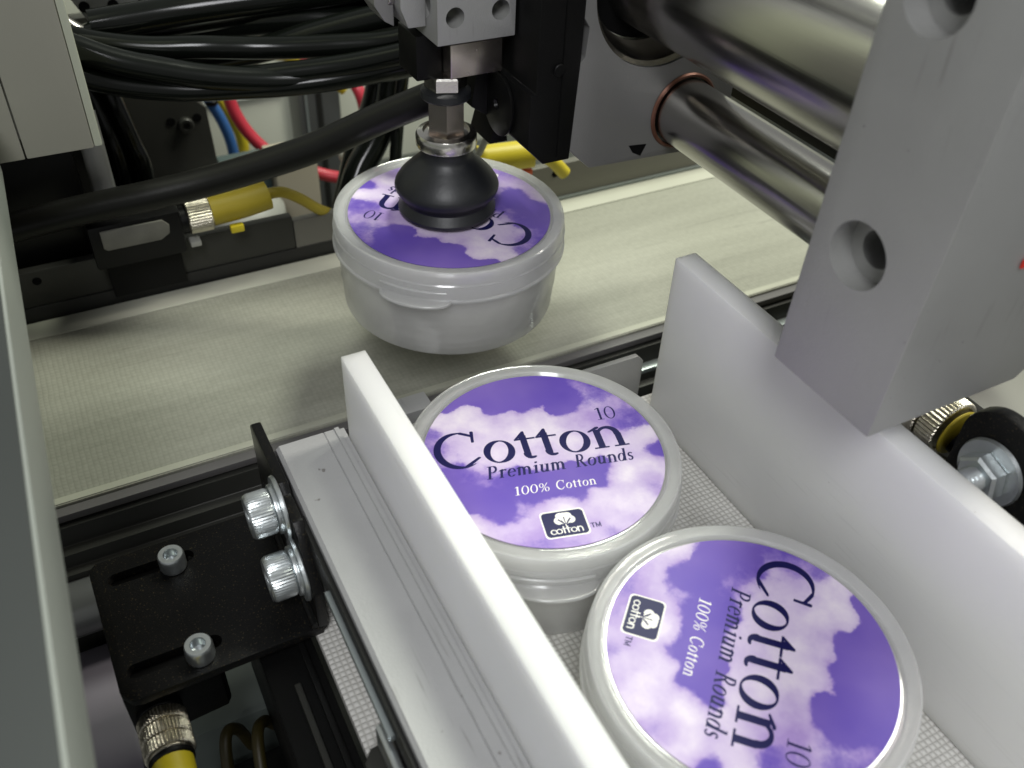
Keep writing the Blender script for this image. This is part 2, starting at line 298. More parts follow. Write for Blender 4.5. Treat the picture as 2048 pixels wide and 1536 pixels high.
# ------------------------------------------------------------------ printed label (generated picture: clouds and lettering)
def make_label_image():
    N = 1400
    ys, xs = np.mgrid[0:N, 0:N]; X = (xs + .5)/N*2.04 - 1.02; Y = (ys + .5)/N*2.04 - 1.02
    rng = np.random.default_rng(5)
    def fbm(base, octs, pers=0.55):
        out = np.zeros((N, N)); amp = 1; tot = 0
        for k in range(octs):
            g = base * 2**k; G = rng.random((g+3, g+3)); u = (X+1.02)/2.04*g; v = (Y+1.02)/2.04*g
            i = u.astype(int); j = v.astype(int); fu = u-i; fv = v-j; fu = fu*fu*(3-2*fu); fv = fv*fv*(3-2*fv)
            out += amp*((G[j,i]*(1-fu)+G[j,i+1]*fu)*(1-fv) + (G[j+1,i]*(1-fu)+G[j+1,i+1]*fu)*fv); tot += amp; amp *= pers
        return out/tot - 0.5
    ctrl = [(0.07,0.73,0),(-0.18,0.78,0),(0.31,0.89,0.05),(-0.38,0.76,0),(-0.51,0.78,0.05),(0.39,0.67,0.0),(-0.03,0.59,0),(-0.33,0.57,0.0),(0.31,0.53,0.05),(-0.29,0.9,0.2),(0.1,0.97,0.1),(0.58,0.64,0.4),(0.56,0.8,0.35),(0.77,0.4,0.45),(0.52,0.45,0.5),(0.85,0.26,0.35),(-0.57,0.62,0.85),(-0.5,0.49,0.8),(-0.25,0.45,0.8),(0.01,0.49,0.85),(0.1,0.34,0.9),(0.3,0.36,0.6),(-0.38,0.47,0.7),(-0.1,0.29,0.9),(-0.74,0.56,0.8),(0.42,0.32,0.65),(-0.89,0.38,0.4),(-0.86,0.17,0.35),(-0.75,0.15,0.5),(-0.66,0.31,0.6),(-0.7,0.78,0.1),(-0.32,0.15,0.7),(-0.56,0.2,0.7),(-0.07,-0.07,0.65),(0.29,0.09,0.8),(0.59,0.03,0.7),(0.84,0.02,0.65),(0.78,-0.14,0.5),(0.94,-0.16,0.2),(-0.49,-0.07,0.55),(-0.63,-0.21,0.35),(-0.73,-0.11,0.3),(-0.41,-0.25,0.25),(-0.72,-0.35,0.15),(-0.57,-0.45,0.05),(-0.48,-0.58,0.05),(-0.64,-0.52,0.05),(-0.44,-0.66,0.02),(-0.55,-0.65,0.1),(-0.24,-0.52,0.1),(-0.1,-0.44,0.1),(0.0,-0.49,0.1),(0.13,-0.45,0.1),(0.3,-0.3,0.05),(0.42,-0.3,0.05),(-0.07,-0.31,0.1),(-0.17,-0.23,0.15),(0.17,-0.52,0.1),(0.37,-0.37,0.2),(-0.01,-0.58,0.9),(0.11,-0.56,0.85),(-0.2,-0.6,0.8),(-0.31,-0.58,0.6),(0.28,-0.54,0.85),(0.53,-0.35,0.8),(0.72,-0.34,0.75),(0.88,-0.32,0.8),(0.53,-0.51,0.6),(0.73,-0.47,0.5),(0.54,-0.67,0.85),(0.61,-0.64,0.9),(0.38,-0.79,0.6),(0.3,-0.7,0.7),(0.18,-0.9,0.6),(0.47,-0.88,0.5),(0.27,-0.96,0.4),(-0.66,-0.63,0.85),(-0.51,-0.72,0.8),(-0.41,-0.78,0.6),(-0.3,-0.77,0.7),(-0.53,-0.8,0.5),(-0.23,-0.93,0.4),(-0.02,-0.97,0.4),(-0.42,-0.89,0.45),(-0.33,-0.65,0.5)]
    wx = fbm(6, 7, 0.66)*0.19; wy = fbm(6, 7, 0.66)*0.19
    num = np.zeros((N, N)); den = np.zeros((N, N))
    for cx, cy, v in ctrl:
        k = np.exp(-(((X+wx-cx)**2 + (Y+wy-cy)**2)/0.0085)) + 1e-9/(0.01+(X-cx)**2+(Y-cy)**2)
        num += k*v; den += k
    f = num/den
    f2 = f + fbm(8, 7, 0.66)*0.42
    soft = np.clip((f2-0.27)/0.23, 0, 1)                       # crisp cloud edge over the deep violet
    soft = soft*soft*(3-2*soft)
    hi = np.clip((f + fbm(5, 7, 0.6)*1.05 - 0.33)/0.72, 0, 1)
    def c(h): return np.array([int(h[i:i+2], 16)/255 for i in (0, 2, 4)])
    deep, mid, lav, wht = c('5f49aa'), c('8069b6'), c('a48bc6'), c('e4dae6')
    img = deep + (mid-deep)*np.clip(fbm(3, 4)*1.6+0.45, 0, 1)[..., None]
    cloud = lav + (wht-lav)*(hi**0.9)[..., None]
    img = img*(1-soft[..., None]) + cloud*soft[..., None]
    navy, cream = c('17164a'), c('efebe4')
    # --- lettering: analytic shapes in a local frame
    def ell(x, y, cx, cy, rx, ry, a=0):
        ca, sa = math.cos(a), math.sin(a); u = (x-cx)*ca+(y-cy)*sa; v = -(x-cx)*sa+(y-cy)*ca; return (u/rx)**2+(v/ry)**2 <= 1
    def rect(x, y, x0, x1, y0, y1): return (x >= x0) & (x <= x1) & (y >= y0) & (y <= y1)
    def seg(x, y, x0, y0, x1, y1, w0, w1=None):
        w1 = w0 if w1 is None else w1; dx, dy = x1-x0, y1-y0; t = np.clip(((x-x0)*dx+(y-y0)*dy)/(dx*dx+dy*dy), 0, 1)
        return np.hypot(x-x0-t*dx, y-y0-t*dy) <= (w0+(w1-w0)*t)/2
    def arc(x, y, cx, cy, rx, ry, a0, a1, w0, w1, n=14):
        o = np.zeros(x.shape, bool); p = None
        for k in range(n+1):
            a = R(a0+(a1-a0)*k/n); q = (cx+rx*math.cos(a), cy+ry*math.sin(a)); w_ = w0+(w1-w0)*(k/n)
            if p: o |= seg(x, y, *p, *q, wp, w_)
            p = q; wp = w_
        return o
    def ser(x, y, xc, y0, w_=0.42, h=0.07): return rect(x, y, xc-w_/2, xc+w_/2, y0, y0+h) if y0 >= 0 else rect(x, y, xc-w_/2, xc+w_/2, y0, y0+h)
    def ring(x, y, cx, cy, rx, ry, t, a): return ell(x, y, cx, cy, rx, ry) & ~ell(x, y, cx, cy, rx-t, ry-0.055, a)
    ST = 0.195
    G = {
     'C': (1.62, lambda x, y: (ell(x, y, 0.84, 0.80, 0.80, 0.87) & ~ell(x, y, 0.985, 0.81, 0.735, 0.785, 0.10) & ~((x > 1.05) & (y > 0.30) & (y < 1.36)) ) | seg(x, y, 1.42, 1.60, 1.38, 1.12, 0.085, 0.06) | seg(x, y, 1.02, 1.615, 1.38, 1.42, 0.10, 0.09) | seg(x, y, 1.0, 0.0, 1.46, 0.34, 0.11, 0.07)),
     'o': (1.12, lambda x, y: ring(x, y, 0.55, 0.5, 0.51, 0.54, 0.20, -0.30)),
     't': (0.74, lambda x, y: rect(x, y, 0.24, 0.24+ST, 0.14, 1.12) | seg(x, y, 0.10, 0.98, 0.38, 1.30, 0.06, 0.05) | (rect(x, y, 0.2, 0.41, 0.9, 1.28) & (y < 0.98+(x-0.1)*1.15)) | rect(x, y, 0.04, 0.72, 0.90, 0.98) | arc(x, y, 0.47, 0.22, 0.16, 0.19, 180, 300, ST, 0.08)),
     'n': (1.22, lambda x, y: rect(x, y, 0.18, 0.18+ST, 0.0, 0.92) | seg(x, y, 0.02, 0.86, 0.34, 1.02, 0.06, 0.10) | arc(x, y, 0.62, 0.62, 0.33, 0.36, 165, 0, 0.07, ST) | rect(x, y, 0.87, 0.87+ST, 0.0, 0.64) | rect(x, y, 0.02, 0.50, 0.0, 0.06) | rect(x, y, 0.72, 1.20, 0.0, 0.06)),
     'm': (1.80, lambda x, y: rect(x, y, 0.14, 0.14+ST, 0.0, 0.92) | seg(x, y, 0.0, 0.86, 0.28, 1.02, 0.06, 0.10) | arc(x, y, 0.50, 0.62, 0.28, 0.36, 165, 0, 0.07, ST) | rect(x, y, 0.70, 0.70+ST, 0.0, 0.64) | arc(x, y, 1.10, 0.62, 0.30, 0.36, 165, 0, 0.07, ST) | rect(x, y, 1.32, 1.32+ST, 0.0, 0.64) | rect(x, y, 1.32, 1.66, 0.0, 0.06)),
     'u': (1.18, lambda x, y: rect(x, y, 0.16, 0.16+ST, 0.34, 1.0) | arc(x, y, 0.50, 0.36, 0.27, 0.31, 180, 340, ST, 0.07) | rect(x, y, 0.78, 0.78+ST, 0.0, 1.0) | rect(x, y, 0.02, 0.2, 0.94, 1.0) | rect(x, y, 0.62, 0.8, 0.94, 1.0) | rect(x, y, 0.92, 1.12, 0.0, 0.06)),
     'r': (0.80, lambda x, y: rect(x, y, 0.16, 0.16+ST, 0.0, 0.92) | seg(x, y, 0.0, 0.86, 0.32, 1.02, 0.06, 0.10) | arc(x, y, 0.56, 0.68, 0.26, 0.29, 170, 55, 0.07, 0.15) | rect(x, y, 0.0, 0.46, 0.0, 0.06)),
     'e': (1.0, lambda x, y: (ring(x, y, 0.50, 0.5, 0.44, 0.53, 0.15, -0.15) & ~((x > 0.62) & (y < 0.52) & (y > 0.2))) | seg(x, y, 0.12, 0.50, 0.88, 0.60, 0.06)),
     'i': (0.56, lambda x, y: rect(x, y, 0.17, 0.17+ST, 0.0, 1.0) | seg(x, y, 0.02, 0.88, 0.3, 1.0, 0.06, 0.08) | ell(x, y, 0.27, 1.36, 0.11, 0.11) | rect(x, y, 0.02, 0.50, 0.0, 0.06)),
     'd': (1.14, lambda x, y: (ring(x, y, 0.47, 0.5, 0.42, 0.53, 0.16, -0.2)) | rect(x, y, 0.80, 0.80+ST, 0.0, 1.62) | rect(x, y, 0.66, 0.82, 1.56, 1.62) | rect(x, y, 0.92, 1.12, 0.0, 0.06)),
     's': (0.78, lambda x, y: arc(x, y, 0.38, 0.74, 0.22, 0.22, 30, 235, 0.08, 0.15) | arc(x, y, 0.36, 0.26, 0.25, 0.23, 60, -150, 0.15, 0.08) | seg(x, y, 0.24, 0.58, 0.5, 0.44, 0.15)),
     'P': (1.26, lambda x, y: rect(x, y, 0.20, 0.20+ST, 0.0, 1.6) | arc(x, y, 0.62, 1.18, 0.40, 0.40, 110, -110, 0.09, 0.09) | arc(x, y, 0.62, 1.18, 0.38, 0.38, 60, -60, 0.15, 0.15) | rect(x, y, 0.2, 0.6, 1.54, 1.61) | rect(x, y, 0.2, 0.6, 0.76, 0.82) | rect(x, y, 0.02, 0.58, 0.0, 0.06) | rect(x, y, 0.02, 0.3, 1.54, 1.6)),
     'R': (1.42, lambda x, y: rect(x, y, 0.20, 0.20+ST, 0.0, 1.6) | arc(x, y, 0.58, 1.18, 0.38, 0.40, 110, -110, 0.09, 0.09) | arc(x, y, 0.58, 1.18, 0.36, 0.38, 60, -60, 0.15, 0.15) | rect(x, y, 0.2, 0.6, 1.54, 1.61) | rect(x, y, 0.2, 0.6, 0.76, 0.82) | seg(x, y, 0.62, 0.80, 1.22, 0.05, 0.15, 0.17) | rect(x, y, 0.02, 0.58, 0.0, 0.06) | rect(x, y, 1.1, 1.42, 0.0, 0.06)),
     '1': (0.86, lambda x, y: rect(x, y, 0.36, 0.36+ST, 0.0, 1.55) | seg(x, y, 0.14, 1.36, 0.42, 1.52, 0.06, 0.1) | rect(x, y, 0.14, 0.76, 0.0, 0.06)),
     '0': (1.12, lambda x, y: ell(x, y, 0.55, 0.78, 0.50, 0.80) & ~ell(x, y, 0.55, 0.78, 0.345, 0.73)),
     '%': (1.50, lambda x, y: (ell(x, y, 0.36, 1.15, 0.30, 0.40) & ~ell(x, y, 0.36, 1.15, 0.20, 0.34)) | (ell(x, y, 1.12, 0.38, 0.30, 0.40) & ~ell(x, y, 1.12, 0.38, 0.20, 0.34)) | seg(x, y, 0.34, 0.0, 1.16, 1.55, 0.07)),
     'T': (1.25, lambda x, y: rect(x, y, 0.05, 1.15, 1.36, 1.6) | rect(x, y, 0.47, 0.73, 0, 1.6)),
     'M': (1.6, lambda x, y: rect(x, y, 0.1, 0.34, 0, 1.6) | rect(x, y, 1.2, 1.44, 0, 1.6) | seg(x, y, 0.22, 1.48, 0.77, 0.2, 0.24) | seg(x, y, 1.32, 1.48, 0.77, 0.2, 0.24)),
     ' ': (0.62, None), 'j': (0, None)}
    def paint(mask, sl, col): img[sl][mask] = col
    def text(s, x0, y0, width, xh, col, shear=0.0, track=0.0, bold=0.0):
        tot = sum(G[ch][0] for ch in s) + track*(len(s)-1); k = width/(tot*xh); pen = x0
        for ch in s:
            adv, fn = G[ch]
            if fn:
                bx0, bx1, by0, by1 = pen-0.3*xh, pen+(adv+0.7)*xh*k, y0-0.15*xh, y0+1.8*xh
                i0, i1 = int((bx0+1.02)/2.04*N), int((bx1+1.02)/2.04*N)+1; j0, j1 = int((by0+1.02)/2.04*N), int((by1+1.02)/2.04*N)+1
                sl = (slice(max(j0, 0), j1), slice(max(i0, 0), i1)); yy = (Y[sl]-y0)/xh; xx = (X[sl]-pen)/(xh*k) - shear*yy
                m_ = fn(xx, yy)
                if bold: m_ = m_ | fn(xx+bold, yy) | fn(xx-bold, yy)
                paint(m_, sl, col)
            pen += (adv+track)*xh*k
    text('Cotton', -0.90, -0.03, 1.64, 0.245, navy, bold=0.018)
    text('Premium', -0.52, -0.205, 0.66, 0.088, navy, shear=0.22, track=0.12, bold=0.05)
    text('Rounds', 0.22, -0.205, 0.50, 0.088, navy, shear=0.22, track=0.12, bold=0.05)
    text('100%', -0.345, -0.415, 0.29, 0.058, cream, shear=0.16, track=0.1, bold=0.02)
    text('Cotton', 0.0, -0.415, 0.33, 0.058, cream, shear=0.16, track=0.14, bold=0.02)
    text('10', 0.55, 0.31, 0.19, 0.098, navy, shear=0.05)
    # seal with the boll
    cx, cy, hw, hh, rr = -0.03, -0.765, 0.178, 0.135, 0.035
    def rrect(e):
        qx = np.abs(X-cx)-(hw+e-rr); qy = np.abs(Y-cy)-(hh+e-rr); return np.hypot(np.maximum(qx, 0), np.maximum(qy, 0)) + np.minimum(np.maximum(qx, qy), 0) <= rr
    img[rrect(0.0)] = cream; img[rrect(-0.012)] = navy
    bx, by = cx+0.005, cy+0.035
    boll = ell(X, Y, bx, by+0.015, 0.066, 0.058) | ell(X, Y, bx-0.048, by-0.004, 0.036, 0.038) | ell(X, Y, bx+0.050, by-0.002, 0.036, 0.038) | ell(X, Y, bx-0.026, by+0.042, 0.036, 0.032) | ell(X, Y, bx+0.03, by+0.04, 0.036, 0.032)
    img[boll] = cream
    for (dx, dy, w_) in ((0, 0.026, 0.008), (-0.046, 0.006, 0.012), (0.046, 0.006, 0.012), (-0.026, -0.006, 0.007), (0.03, -0.006, 0.007)):
        img[seg(X, Y, bx, by-0.052, bx+dx, by+dy, 0.006, w_) & boll] = navy
    img[seg(X, Y, bx, by-0.045, bx, by-0.10, 0.007)] = cream
    x = cx-0.128; yb = cy-0.098; hx = 0.05
    def sring(cx_, r1): return ell(X, Y, cx_, yb+hx/2, r1, hx/2) & ~ell(X, Y, cx_, yb+hx/2, r1-0.011, hx/2-0.008)
    img[sring(x+0.022, 0.026) & ~((X > x+0.032) & (np.abs(Y-yb-hx/2) < 0.011))] = cream
    img[sring(x+0.066, 0.027)] = cream
    for tx in (x+0.106, x+0.138):
        img[seg(X, Y, tx, yb+0.006, tx, yb+0.066, 0.012)] = cream
    img[seg(X, Y, x+0.092, yb+hx-0.002, x+0.156, yb+hx-0.002, 0.008)] = cream
    img[sring(x+0.182, 0.027)] = cream
    img[arc(X, Y, x+0.232, yb+0.028, 0.017, 0.019, 180, 0, 0.009, 0.011)] = cream
    img[seg(X, Y, x+0.215, yb+0.003, x+0.215, yb+0.048, 0.011) | seg(X, Y, x+0.249, yb+0.003, x+0.249, yb+0.03, 0.011)] = cream
    text('TM', 0.160, -0.848, 0.085, 0.030, navy)
    A = np.ones((N, N, 4), np.float32); A[..., :3] = np.clip(img, 0, 1)
    im = bpy.data.images.new('label_print', N, N); im.pixels.foreach_set(A.ravel()); im.update(); im.pack(); return im
IMG = make_label_image()
def label_material():
    m = bpy.data.materials.new('printed_violet_label'); m.use_nodes = True; n = m.node_tree.nodes; l = m.node_tree.links; b = n["Principled BSDF"]
    t = n.new("ShaderNodeTexImage"); t.image = IMG; t.interpolation = 'Cubic'; uv = n.new("ShaderNodeUVMap"); uv.uv_map = 'uv'; l.new(uv.outputs[0], t.inputs[0]); l.new(t.outputs[0], b.inputs["Base Color"])
    b.inputs["Roughness"].default_value = 0.40; b.inputs["Specular IOR Level"].default_value = 0.16
    no = n.new("ShaderNodeTexNoise"); no.inputs["Scale"].default_value = 60; bp = n.new("ShaderNodeBump"); bp.inputs["Strength"].default_value = 0.15; bp.inputs["Distance"].default_value = 0.0006
    tc = n.new("ShaderNodeTexCoord"); l.new(tc.outputs["Object"], no.inputs["Vector"]); l.new(no.outputs["Fac"], bp.inputs["Height"]); l.new(bp.outputs[0], b.inputs["Normal"]); return m
M['label'] = label_material()

# ------------------------------------------------------------------ round container
def make_container():
    t = thing('cotton_container', '', 'container')
    # lower bowl, closed wall section
    body = [(0,0.5),(26.5,0.5),(27.2,0),(29.8,0.05),(30.5,0.6),(30.8,1.6),(31.2,9),(31.35,9.3),(31.6,19),(31.6,19.6),(30.9,20.4),(30.9,26.9),(30.2,26.9),(30.2,18),(29.8,2.8),(29.3,1.5),(27.4,1.3),(0,1.3)]
    lathe('bowl', M['frost'], body, parent=t, segs=96)
    lid = [(0,28.15),(28.9,28.15),(29.2,28.5),(29.5,28.85),(30.0,28.95),(31.4,28.95),(31.9,29.15),(32.25,28.95),(32.4,28.3),(32.5,25.5),(32.85,25.1),(32.55,24.7),(32.65,21.0),(33.1,20.6),(33.1,19.9),(32.4,19.6),(31.6,19.8),(31.6,27.4),(31.0,28.1),(30.2,28.2),(29.5,27.5),(0,27.3)]
    lathe('lid', M['frost_lid'], lid, parent=t, segs=96)
    # printed label
    bm = bmesh.new(); uvl = bm.loops.layers.uv.new('uv'); r = 28.4; n = 96
    def uvof(v): return ((v.x/r+1.02)/2.04, (v.y/r+1.02)/2.04)
    top = [bm.verts.new((r*math.cos(2*math.pi*i/n), r*math.sin(2*math.pi*i/n), 28.42)) for i in range(n)]
    bot = [bm.verts.new((v.co.x, v.co.y, 28.2)) for v in top]
    faces = [bm.faces.new(top)] + [bm.faces.new((bot[i], bot[(i+1) % n], top[(i+1) % n], top[i])) for i in range(n)]
    for f in faces:
        for lo in f.loops: lo[uvl].uv = uvof(lo.vert.co)
    bmesh.ops.scale(bm, vec=(S,S,S), verts=bm.verts); me = bpy.data.meshes.new('label'); bm.to_mesh(me); bm.free()
    link('printed_label', me, M['label'], t)
    # pads inside
    prof = []
    for k in range(9):
        z0 = 1.4 + k*2.75; prof += [(27.2, z0+0.2), (27.9, z0+1.3), (27.2, z0+2.5)]
    lathe('cotton_pads', M['cotton'], [(0,1.4)] + prof + [(0,26.2)], parent=t, segs=72)
    # thumb tab: a shallow tongue under the skirt (points to local -Y)
    bm = bmesh.new(); outer = []; inner = []; n = 20
    for i in range(n+1):
        a = -math.pi + math.pi*i/n; outer.append((9.6*math.cos(a), -31.4 + 4.7*math.sin(a)))
    inner = [(9.2 - 18.4*i/10, -math.sqrt(32.3**2-(9.2-18.4*i/10)**2)) for i in range(11)]
    poly = outer + inner
    pb = prism_bm(poly, 'z', 19.7, 20.7, 0.0)
    tab = link('thumb_tab', bm_mesh(pb, 'tab'), M['frost_lid'], t)
    rim = tube('tab_rim', M['frost_lid'], [(x, y, 20.4) for x, y in outer[::2]], 0.5, tab, segs=10, n=4)
    rib = tube('lid_rib', M['frost_lid'], [(33.0*math.sin(R(a)), -33.0*math.cos(R(a)), 23.2) for a in range(-17, 18, 4)], 0.45, t, segs=8, n=3)
    return t
def copy_thing(root):
    r = root.copy(); COL.objects.link(r)
    for ch in root.children:
        c = ch.copy(); COL.objects.link(c); c.parent = r
        for g in ch.children:
            d = g.copy(); COL.objects.link(d); d.parent = c
    return r
GRP = 'round cotton containers with violet labels'
mid = make_container(); near = copy_thing(mid); pick = copy_thing(mid)
def place(t, loc, lab_deg, tab_deg, scale, text):
    t.location = Vector(loc)*S; t.scale = (scale, scale, 1); t['label'] = text; t['group'] = GRP
    for c in t.children:
        if c.name.startswith('printed_label'): c.rotation_euler = (0, 0, R(lab_deg))
        elif c.name.startswith(('thumb_tab', 'lid_rib')): c.rotation_euler = (0, 0, R(tab_deg + 90))
        elif c.name.startswith(('lid', 'bowl')): c.rotation_euler = (0, 0, R(lab_deg*1.7))
place(mid, (0, -0.5, 0.25), -14.6, -114, 0.985, 'middle frosted container between the white rails with its violet label reading upright')
place(near, (9.6, -64.3, 0.25), -136.1, 60, 0.965, 'nearest frosted container whose violet label is turned sideways, cut by the frame')
place(pick, (14.1, 83.8, 16.7), 134, -131, 1.015, 'frosted container held up by the black suction cup above the far belt')
pick.rotation_euler = (R(1.2), R(0.8), 0)

# ------------------------------------------------------------------ white guide rails
rr_ = prism('right_rail', M['uhmw'], [(-200,0.3),(25.6,0.3),(25.6,53.3),(-200,53.3)], 'x', 51.0, 57.3, 0.35)
rr_.name = 'guide_rail'; tag(rr_, 'tall white plastic guide rail to the right of the containers', 'guide rail', 'white guide rails')
lr_ = prism('guide_rail', M['uhmw'], [(-200,0.3),(23.3,0.3),(23.3,53.3),(-200,53.3)], 'x', -38.8, -33.1, 0.35)
tag(lr_, 'white plastic guide rail bolted beside the pale aluminium bar', 'guide rail', 'white guide rails')

# ------------------------------------------------------------------ near conveyor
nc = thing('near_conveyor', 'short conveyor with coarse white woven belt running between the white rails', 'conveyor')
box('belt', M['near_belt'], -59, 66, -260, 33, -3, 0, 0.8, nc)
cyl('nose_roller', M['steel'], 4.5, 124, 'x', (-58.5, 30, -8), nc)
side = box('side_frame', M['black_anod'], -72, -60, -260, 26, -46, -2.2, 0.6, nc)
box('frame_ridge', M['dark_alu'], -67.2, -65.8, -250, -14, -2.2, -0.6, 0.2, side)
box('frame_ridge', M['black_plastic'], -63.4, -62.0, -250, 10, -2.2, -0.9, 0.2, side)
box('side_frame', M['dark_alu'], 67, 78, -260, 26, -46, -2.2, 0.6, nc)
# upright end plate between the belts
ep = prism('end_plate', M['anod'], [(-20,-24),(56.8,-24),(56.8,8.2),(54.6,10.6),(-20,10.6)], 'y', 38.6, 40.2, 0.25)
tag(ep, 'thin upright grey plate with rounded corner standing between the two belts', 'plate')
lp = box('spacer_block', M['alu_bar'], -23, -6, 50, 57, -14, 5, 0.4); tag(lp, 'small pale metal block beside the end of the left white rail', 'block')

# ------------------------------------------------------------------ far conveyor
fc = thing('far_conveyor', 'long cross conveyor with a cream woven belt under the lifted container', 'conveyor')
box('belt', M['far_belt'], -420, 620, 71.2, 159.4, -12, -10, 0.4, fc)
box('belt_edge', M['belt_edge'], -420, 620, 149.5, 158.8, -10.0, -9.55, 0.15, fc)
box('belt_edge', M['belt_edge_near'], -420, 620, 71.6, 74.0, -10.0, -9.7, 0.12, fc)
box('edge_trim', M['trim'], -420, 620, 67.6, 70.9, -13, -10.6, 0.3, fc)
prof = [(66.5,-14),(69.6,-14),(69.6,-80),(60,-80),(60,-46),(62,-46),(62,-40),(57.5,-40),(57.5,-32),(60.5,-32),(60.5,-26),(63.2,-26),(63.2,-21),(66.5,-21)]
prism('side_profile', M['dark_alu'], prof, 'x', -420, 620, 0.3, fc)
box('slot_lip', M['pale_strip'], -12, 620, 62.9, 66.2, -22.6, -20.8, 0.3, fc)
box('slot_lip', M['dark_alu'], -420, -30, 57.2, 61.5, -31.8, -30.2, 0.3, fc)
sw = box('back_guide', M['rail_grey'], -12, 620, 160.0, 163.5, -8.4, 6.4, 0.3, fc)
for x in (95.7, 230.0): cyl('screw_hole', M['hole'], 1.4, 0.6, '-y', (x, 160.3, 2.4), sw, 20, 0.1)
sw2 = box('back_guide', M['dark_alu'], -420, -12.4, 160.0, 163.5, -4.4, 8.6, 0.3, fc)
cyl('screw_hole', M['hole'], 1.4, 0.6, '-y', (-97.5, 160.3, 5.0), sw2, 20, 0.1)
box('guide_strip', M['black_strip'], -420, 30, 159.6, 163.0, -10.6, -4.5, 0.2, fc)  # dark length of the base strip: shading put into its colour
box('guide_strip', M['pale_strip'], 30.2, 620, 159.6, 161.6, -10.6, -8.5, 0.2, fc)  # lit length of the same strip, made paler by colour
rol = cyl('drive_cylinder', M['cyl'], 8.2, 26, 'x', (-114.5, 58, -36), None); tag(rol, 'grey cylinder end lying below the far belt beside the left panel', 'roller')

# ------------------------------------------------------------------ aluminium bar carrying the left rail
ab = thing('aluminium_bar', 'pale extruded aluminium bar lying along the left white rail', 'bar')
bp_ = [(-55.2,10),(-55.2,29.2),(-54.4,30),(-44.0,30),(-43.8,29.75),(-43.6,30),(-41.4,30.0),(-41.2,30.4),(-40.2,30.4),(-40.0,29.6),(-38.9,29.6),(-38.9,10)]
prism('profile', M['alu_bar'], bp_, 'y', -200, 26.5, 0.0, ab)
box('seal_strip', M['black_strip'], -56.3, -55.3, -200, 6, 20, 27.6, 0.1, ab)
box('steel_strip', M['pale_strip'], -57.6, -56.4, -48.0, -13.0, 23.2, 25.0, 0.2, ab)
cl = prism('clamp_foot', M['dark_alu'], [(-62,-46),(-60,-43.5),(-56.6,-43.5),(-56.6,-80),(-62,-80)], 'z', 6, 16, 0.6); tag(cl, 'dark rounded clamp foot pressed against the bar at the bottom edge', 'clamp')
box('clamp_pin', M['zinc'], -58.6, -56.7, -80, -43.0, 16, 22, 0.7, cl)

# ------------------------------------------------------------------ black sensor bracket with its screws
br = thing('sensor_bracket', 'black painted angle bracket with two long slots fixed to the aluminium bar', 'bracket')
# vertical flange (slotted on the top edge), bend and horizontal flange
vf = prism('upright_flange', M['black_paint'], [(-5.5,3.4),(37,3.4),(37,29.4),(35,31.2),(14,31.2),(12,29.0),(4,29.0),(1,26),(-5.5,15)], 'x', -58.4, -56.0, 0.5, br)
hf = prism('lower_flange', M['black_paint'], [(-57.2,-5.2),(-57.2,35),(-99.5,35),(-101.3,33),(-100.4,-2.4),(-98.6,-5.0),(-96.6,-5.6)], 'z', 0.6, 3.0, 0.4, br)
def slot_bm(x0, x1, y, wd, z0, z1):
    p = [(x1 + wd/2*math.cos(R(a)), y + wd/2*math.sin(R(a))) for a in range(-90, 91, 20)] + [(x0 + wd/2*math.cos(R(a)), y + wd/2*math.sin(R(a))) for a in range(90, 271, 20)]
    return prism_bm(p, 'z', z0, z1)
cut(hf, [slot_bm(-96, -80, 28, 3.6, -3, 8), slot_bm(-96.5, -80, 1.6, 3.6, -3, 8)])
tube('bend', M['black_paint'], [(-58.0, -5.0, 3.2), (-58.0, 34.6, 3.2)], 1.9, br, n=2)
def cap_screw(name, m, head_r, head_h, axis, loc, label, group, washer=True, socket=True, teeth=46):
    """socket head cap screw; axis points out of the surface, loc lies on the surface"""
    t = thing(name, label, 'screw', group=group)
    z0 = 0
    if washer:
        lathe('washer', m, [(head_r*0.5,0),(head_r*1.38,0),(head_r*1.42,0.3),(head_r*1.38,0.9),(head_r*0.5,0.9)], axis, loc, t, 48, True)
        lathe('spring_washer', m, [(head_r*0.5,0.95),(head_r*1.08,0.95),(head_r*1.10,1.2),(head_r*1.08,1.95),(head_r*0.5,1.95)], axis, loc, t, 48, True); z0 = 2.0
    def kn(i, n, r, z): return (0.0 if i % 2 else -0.035*head_r) if r > head_r*0.97 else 0.0
    sr = head_r*0.52
    prof_ = [(0,z0),(head_r*0.9,z0),(head_r*0.96,z0+0.3),(head_r,z0+0.8),(head_r,z0+head_h-1.0),(head_r*0.95,z0+head_h-0.35),(head_r*0.88,z0+head_h),(sr*1.05,z0+head_h),(sr*0.97,z0+head_h-0.3)]
    lathe('head', m, prof_ + [(sr*0.95,z0+head_h*0.45),(0,z0+head_h*0.35)], axis, loc, t, teeth*2, False, kn, 24)
    return t
cap_screw('cap_screw', M['zinc'], 5.2, 5.6, '-x', (-58.5, 12.5, 25.5), 'upper large knurled cap screw on the black flange beside the bar', 'large cap screws')
cap_screw('cap_screw', M['zinc'], 5.2, 5.6, '-x', (-58.5, 2.5, 15.5), 'lower large knurled cap screw near the bend of the black bracket', 'large cap screws')
for y, z, lab in ((26.0, 3.1, 'small shiny cap screw in the farther slot of the black bracket'), (-1.0, 3.1, 'small shiny cap screw in the nearer slot of the black bracket')):
    cap_screw('small_screw', M['zinc'], 3.1, 4.6, 'z', (-83.2, y, z), lab, 'small cap screws', washer=False, teeth=18)
